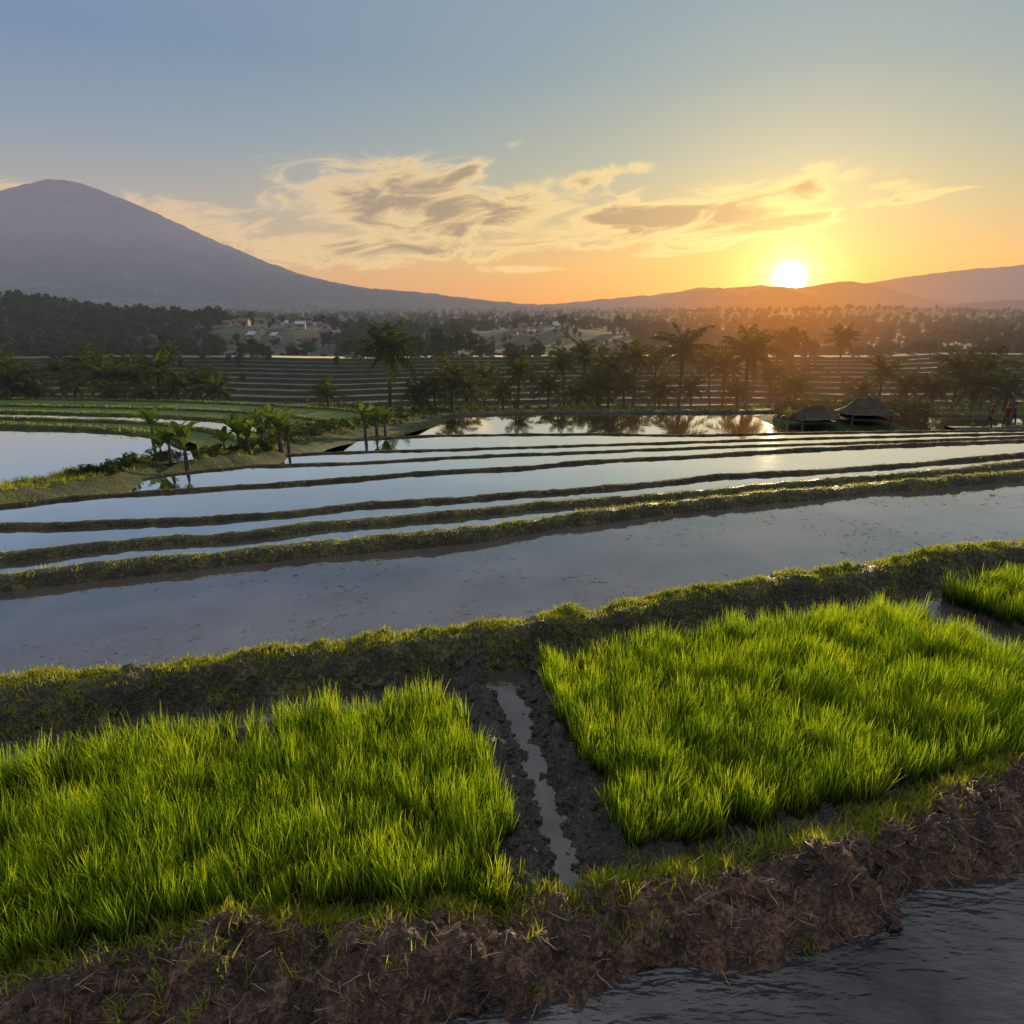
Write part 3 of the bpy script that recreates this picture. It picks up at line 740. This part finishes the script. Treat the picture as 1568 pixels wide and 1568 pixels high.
# ------------------------------------------------------------------ houses
def simple(name, col, rough=.8, haze=True):
    m, t = newmat(name); p = pos(t); n_ = t.noise(p, 3, 3)
    return finish(m, t, principled(t, t.mix(n_, tuple(c*.7 for c in col), tuple(c*1.2 for c in col)), rough), haze)
M_wall = simple("plaster_wall", (0.40, 0.37, 0.33)); M_roof = simple("tile_roof", (0.18, 0.08, 0.055)); M_roof2 = simple("metal_roof", (0.42, 0.44, 0.48)); M_dark = simple("window_dark", (0.02, 0.02, 0.025))
M_thatch = soilmat("thatch", [(0.36, (0.02, 0.015, 0.01)), (0.5, (0.05, 0.038, 0.027)), (0.66, (0.10, 0.075, 0.05))], bs=12, ns=3, bd=.05); M_wood = simple("wood", (0.09, 0.06, 0.04), .8, False)
def box(V, Fc, x0, x1, y0, y1, z0, z1):
    k = len(V); V += [(x0, y0, z0), (x1, y0, z0), (x1, y1, z0), (x0, y1, z0), (x0, y0, z1), (x1, y0, z1), (x1, y1, z1), (x0, y1, z1)]
    Fc += [(k, k+3, k+2, k+1), (k+4, k+5, k+6, k+7), (k, k+1, k+5, k+4), (k+1, k+2, k+6, k+5), (k+2, k+3, k+7, k+6), (k+3, k, k+4, k+7)]
def house(loc, rz, s, rm):
    e = bpy.data.objects.new("village_house", None); sc.collection.objects.link(e); e.location = loc; e.rotation_euler = (0, 0, rz); e.scale = (s, s, s)
    V = []; Fc = []; box(V, Fc, -4, 4, -3, 3, -2, 3); k = len(V); V += [(-4, -3, 3), (-4, 3, 3), (-4, 0, 4.9), (4, -3, 3), (4, 3, 3), (4, 0, 4.9)]; Fc += [(k, k+2, k+1), (k+3, k+4, k+5)]
    add("walls", mesh("walls", V, Fc, M_wall, False), parent=e)
    V = []; Fc = []
    for sg in (-1, 1):
        k = len(V); V += [(-4.6, sg*3.7, 2.65), (4.6, sg*3.7, 2.65), (4.6, 0, 5.05), (-4.6, 0, 5.05), (-4.6, sg*3.7, 2.8), (4.6, sg*3.7, 2.8), (4.6, 0, 5.2), (-4.6, 0, 5.2)]
        Fc += [(k, k+1, k+2, k+3), (k+4, k+5, k+6, k+7), (k, k+1, k+5, k+4), (k+1, k+2, k+6, k+5), (k+3, k, k+4, k+7)]
    add("roof", mesh("roof", V, Fc, rm, False), parent=e)
    V = []; Fc = []
    for sx in (-2.4, 2.4): box(V, Fc, sx-.6, sx+.6, -3.04, -3.01, 1.0, 2.2)
    add("windows", mesh("windows", V, Fc, M_dark, False), parent=e)
    V = []; Fc = []; box(V, Fc, -.5, .5, -3.04, -3.01, 0, 2.1); add("door", mesh("door", V, Fc, M_wood, False), parent=e)
for (u0, u1, y0, y1, n) in ((345, 505, 250, 315, 24), (780, 880, 295, 345, 13)):
    for k in range(n):
        u = u0+(u1-u0)*(k+R.random())/n; y = R.uniform(y0, y1); q = PY(u, 500, y); house((q.x, y, T(q.x, y)+.5), R.uniform(-.7, .7), R.uniform(.32, .55), R.choice([M_roof, M_roof2, M_roof, M_roof]))

# thatched field huts
V = []; Fc = []; hc = P(1290, 655, -5.9)
NXm = 40
for i in range(NXm+1):
    for j in range(16):
        x = -5.2+10.4*i/NXm; y = -1.2+6*j/15; e = max(0, 1-abs(x/5.2)**4)*sst(-1.2, -.3, y)
        V.append((hc.x+x, hc.y+y, -6.1+e*(.42+.06*fbm(x, y, .9, 4))))
for i in range(NXm):
    for j in range(15): a = i*16+j; Fc.append((a, a+16, a+17, a+1))
add("earth_mound", mesh("earth_mound", V, Fc, M_bank))
def hut(u, vb, w, d, hw, hr):
    g = P(u, vb, -5.65)
    e = bpy.data.objects.new("thatched_hut", None); sc.collection.objects.link(e); e.location = g; e.rotation_euler = (0, 0, R.uniform(-.2, .2))
    V = []; Fc = []
    for sx in (-1, 1):
        for sy in (0, 1): x = sx*w*.42; y = .2+sy*(d-.4); box(V, Fc, x-.05, x+.05, y-.05, y+.05, -.4, hw+.1)
    box(V, Fc, -w*.42+.06, w*.42-.06, .25, d-.25, .3, .38)
    add("posts_and_platform", mesh("posts", V, Fc, M_wood, False), parent=e)
    V = []; Fc = []; box(V, Fc, -w*.40, w*.40, d-.3, d-.25, .39, hw); add("back_wall", mesh("bw", V, Fc, M_thatch, False), parent=e)
    V = []; Fc = []; N = 24
    for r_ in range(7):
        q = r_/6
        for k in range(N):
            a = 2*math.pi*k/N; sx = math.copysign(abs(math.cos(a))**.45, math.cos(a)); sy = math.copysign(abs(math.sin(a))**.45, math.sin(a))
            V.append(((w*.62*(1-q)+w*.22*q)*sx+.04*R.uniform(-1, 1), d/2+(d*.62*(1-q)+.06*q)*sy+.04*R.uniform(-1, 1), hw-.18+hr*q-.12*math.sin(q*3.14)+.03*R.uniform(-1, 1)))
    for r_ in range(6):
        for k in range(N): k2 = (k+1) % N; Fc.append((r_*N+k, r_*N+k2, (r_+1)*N+k2, (r_+1)*N+k))
    Fc.append(tuple(6*N+k for k in range(N)))
    add("roof", mesh("roof", V, Fc, M_thatch), parent=e)
hut(1258, 656, 3.0, 2.2, .75, .75); hut(1335, 652, 3.0, 2.4, .9, .95)

# ------------------------------------------------------------------ people
def person(u, v, z, rz, shirt, trous, stride, bend):
    e = bpy.data.objects.new("person", None); sc.collection.objects.link(e); e.location = P(u, v, z); e.rotation_euler = (0, 0, rz)
    m, t = newmat("clothes"); tc = t.n('ShaderNodeTexCoord'); sx = t.n('ShaderNodeSeparateXYZ'); t.put(sx.inputs[0], tc.outputs['Object'])
    f1 = t.m('GREATER_THAN', sx.outputs[2], .88); f2 = t.m('GREATER_THAN', sx.outputs[2], 1.40); f0 = t.m('LESS_THAN', sx.outputs[2], .10)
    ax = t.m('GREATER_THAN', t.m('ABSOLUTE', sx.outputs[0]), .235)
    skin = (.15, .08, .055)
    c = t.mix(f1, trous, shirt); c = t.mix(f2, c, skin); c = t.mix(f0, c, skin); c = t.mix(ax, c, skin)
    mt = finish(m, t, principled(t, c, .8))
    V = []; E = []; Rr = []
    def v_(x, y, z_, r, par=None):
        V.append((x, y, z_)); Rr.append(r)
        if par is not None: E.append((par, len(V)-1))
        return len(V)-1
    b = bend
    pel = v_(0, 0, .90, .125); wa = v_(0, -.02*b, 1.05, .115, pel); ch = v_(0, -.05*b, 1.28, .135, wa); nk = v_(0, -.08*b, 1.42, .055, ch); hd = v_(0, -.10*b, 1.50, .075, nk); v_(0, -.10*b, 1.60, .085, hd)
    for sg in (-1, 1):
        st = stride*sg
        hp = v_(.09*sg, 0, .84, .095, pel); kn = v_(.10*sg, -.12*st-.03, .48, .062, hp); an = v_(.10*sg, -.22*st+.04, .09, .04, kn); v_(.11*sg, -.22*st-.12, .04, .035, an)
        sh = v_(.17*sg, -.05*b, 1.34, .06, ch); el = v_(.22*sg, .10*st-.02, 1.08, .043, sh); wr = v_(.25*sg, .14*st-.14, .86, .028, el); hn_ = v_(.255*sg, .15*st-.17, .79, .034, wr)
        for q in range(4): v_(.255*sg+(q-1.5)*.006*sg, .15*st-.205+.018*q, .71+abs(q-1.5)*.008, .009, hn_)
        v_(.225*sg, .15*st-.21, .76, .010, hn_)
    me = bpy.data.meshes.new("body"); me.from_pydata(V, E, []); me.materials.append(mt)
    o = add("body", me, parent=e)
    md = o.modifiers.new("skin", 'SKIN')
    for i, sv in enumerate(me.skin_vertices[0].data): sv.radius = (Rr[i], Rr[i]*.85); sv.use_root = (i == 0)
    md2 = o.modifiers.new("sub", 'SUBSURF'); md2.levels = 1; md2.render_levels = 1
    M_hair = simple("hair", (.015, .012, .01), .6, False)
    bm = bmesh.new(); bmesh.ops.create_uvsphere(bm, u_segments=16, v_segments=10, radius=.105)
    for v in bm.verts:
        if v.co.z < 0: v.co.z *= .6
        if v.co.y < -.02: v.co.z = max(v.co.z, .02)
    me = bpy.data.meshes.new("hair"); bm.to_mesh(me); bm.free(); me.materials.append(M_hair); add("hair", me, (0, -.10*b+.012, 1.605), parent=e)
    V = []; Fc = []; tube(V, Fc, [Vector((0, -.085, 1.56)), Vector((0, -.115, 1.545))], [.012, .016], 5); box(V, Fc, -.045, -.02, -.088, -.08, 1.58, 1.592); box(V, Fc, .02, .045, -.088, -.08, 1.58, 1.592); box(V, Fc, -.025, .025, -.086, -.08, 1.515, 1.522)
    add("face", mesh("face", V, Fc, simple("face_mat", (.09, .04, .03), .7, False), False), (0, -.10*b, 0), parent=e)
person(1512, 658, -5.75, .5, (.10, .012, .012), (.03, .03, .05), .9, 1)
person(1538, 656, -5.75, -.3, (.14, .015, .02), (.05, .04, .05), .6, 1.5)
person(1549, 653, -5.75, .9, (.05, .04, .06), (.02, .02, .03), .9, 0)
V = []; Fc = []; a = P(1480, 658, -5.9)
for i in range(41):
    for j, (oy, oz) in enumerate([(-.6, -.15), (-.45, .10), (0, .15), (.7, .12), (.9, -.15)]):
        V.append((a.x-1+i*.35, a.y+oy+.1*nz(i*.4, j, 2), -5.9+oz+.02*nz(i, j, 1, .7)))
for i in range(40):
    for j in range(4): q = i*5+j; Fc.append((q, q+5, q+6, q+1))
add("earth_bund", mesh("earth_bund", V, Fc, M_bundD))

q = P(1053, 1415, .14); V = []; Fc = []
for i in range(5):
    for j in range(3): V.append((-.014+.007*i, -.007+.007*j, .004*math.sin(i*1.3)+.003*math.cos(j*2)))
for i in range(4):
    for j in range(2): k = i*3+j; Fc.append((k, k+3, k+4, k+1))
add("paper_scrap", mesh("paper_scrap", V, Fc, simple("paper", (.75, .75, .72), .6, False)), (q.x, q.y, hn(q.x, q.y)+.022), (.3, .2, 1.0), 1.0)

# ------------------------------------------------------------------ world sky
w = bpy.data.worlds.new("World"); sc.world = w; w.use_nodes = True; w.node_tree.nodes.clear(); t = NT(w.node_tree)
tc = t.n('ShaderNodeTexCoord'); D = tc.outputs['Generated']
sx = t.n('ShaderNodeSeparateXYZ'); t.put(sx.inputs[0], D)
az = t.m('MULTIPLY', t.m('ARCTAN2', sx.outputs[0], sx.outputs[1]), 57.29578)
el = t.m('MULTIPLY', t.m('ARCSINE', sx.outputs[2]), 57.29578)
f = t.m('DIVIDE', el, 60.0, clamp=True)
away = t.ramp(f, [(0, (.62, .37, .24)), (.05, (.60, .41, .29)), (.11, (.42, .38, .36)), (.19, (.26, .32, .41)), (.28, (.175, .26, .40)), (.40, (.22, .30, .43)), (.65, (.48, .52, .58)), (1, (.80, .83, .88))])
sunr = t.ramp(f, [(0, (.85, .34, .10)), (.05, (.80, .45, .15)), (.11, (.62, .49, .25)), (.17, (.45, .46, .34)), (.26, (.31, .39, .39)), (.36, (.26, .35, .41)), (.65, (.52, .54, .58)), (1, (.80, .83, .88))])
daz = t.m('DIVIDE', t.m('SUBTRACT', az, math.degrees(SAZ)), 34.0)
sf = t.m('EXPONENT', t.m('MULTIPLY', t.m('MULTIPLY', daz, daz), -1.0))
sky = t.mix(sf, away, sunr)
blobs = [(610, 305, 120, 34, 0, 1.35), (710, 264, 62, 9, .45, 1.1), (600, 385, 180, 17, .05, 1.1), (740, 330, 130, 24, .12, 1.2), (905, 273, 58, 11, .15, 1.05), (1060, 328, 160, 26, .08, 1.35), (1215, 298, 66, 20, .2, 1.2),
         (1160, 350, 125, 12, .18, 1.2), (1320, 315, 95, 6, .12, .9), (330, 345, 120, 22, -.15, .8), (15, 282, 50, 9, 0, .7), (890, 372, 65, 11, 0, .95), (470, 375, 130, 15, 0, 1.0), (1225, 408, 42, 2.5, 0, 1.0), (800, 412, 60, 5, 0, .8)]
cae = t.n('ShaderNodeCombineXYZ'); t.put(cae.inputs[0], az); t.put(cae.inputs[1], el); AE = cae.outputs[0]
mn = None
for u, v, su, sv, k, a in blobs:
    A_, E_ = azel(u, v)
    mpn = t.n('ShaderNodeMapping', vector_type='TEXTURE'); t.put(mpn.inputs[0], AE)
    mpn.inputs['Location'].default_value = (A_, E_, 0); mpn.inputs['Rotation'].default_value = (0, 0, math.atan(k)); mpn.inputs['Scale'].default_value = (su/17.0, sv/17.0, 1)
    g = t.m('MULTIPLY_ADD', t.vm('DOT_PRODUCT', mpn.outputs[0], mpn.outputs[0]), .7, -math.log(a))
    mn = g if mn is None else t.m('MINIMUM', mn, g)
mask = t.m('EXPONENT', t.m('MULTIPLY', mn, -1.0))
cx = t.n('ShaderNodeCombineXYZ'); t.put(cx.inputs[0], t.m('MULTIPLY', az, .11)); t.put(cx.inputs[1], t.m('SUBTRACT', t.m('MULTIPLY', el, .36), t.m('MULTIPLY', az, .03)))
nn = t.noise(cx.outputs[0], 1.5, 8, .62, .9)
n2 = t.m('MULTIPLY', t.m('SUBTRACT', nn, .5), 3.0)
edge = t.m('MULTIPLY', mask, 2.6, clamp=True)
val = t.m('MULTIPLY', t.m('ADD', t.m('SUBTRACT', mask, .22), n2), edge)
cov = t.mr(val, 0.0, .75, 0, .95, True); thick = t.mr(val, .35, 1.15, 0, 1, True)
gold = t.mix(sf, (.80, .56, .35), (1.0, .74, .30)); grey = t.mix(sf, (.33, .27, .24), (.43, .29, .16))
sky = t.mix(cov, sky, t.mix(thick, gold, grey))
dd = t.m('MINIMUM', t.vm('DOT_PRODUCT', t.vm('NORMALIZE', D), tuple(SUN)), 1.0)
ang = t.m('MULTIPLY', t.m('ARCCOSINE', dd), 57.29578)
def scl(col, f_):
    x = t.vm('SCALE', col); t.put(x.node.inputs['Scale'], f_); return x
def glow(k, wd, col): return scl(col, t.m('MULTIPLY', t.m('EXPONENT', t.m('DIVIDE', ang, -wd)), k))
for g in (glow(3.4, 1.1, (1, .78, .32)), glow(.75, 3.4, (1, .55, .05)), glow(.16, 10, (1, .50, .05))): sky = t.vm('ADD', sky, g)
disc = t.mr(ang, .1, 1.5, 1, 0, True)
sky = t.vm('ADD', sky, scl((5.0, 4.4, 3.2), disc))
ns = t.n('ShaderNodeTexSky', sky_type='NISHITA'); ns.sun_disc = False; ns.sun_elevation = LEL; ns.sun_rotation = SAZ
sky = t.vm('ADD', sky, scl(ns.outputs[0], 0.006))
bg = t.n('ShaderNodeBackground'); t.put(bg.inputs[0], sky); bg.inputs[1].default_value = 1.0
wo = t.n('ShaderNodeOutputWorld'); t.nt.links.new(bg.outputs[0], wo.inputs[0])
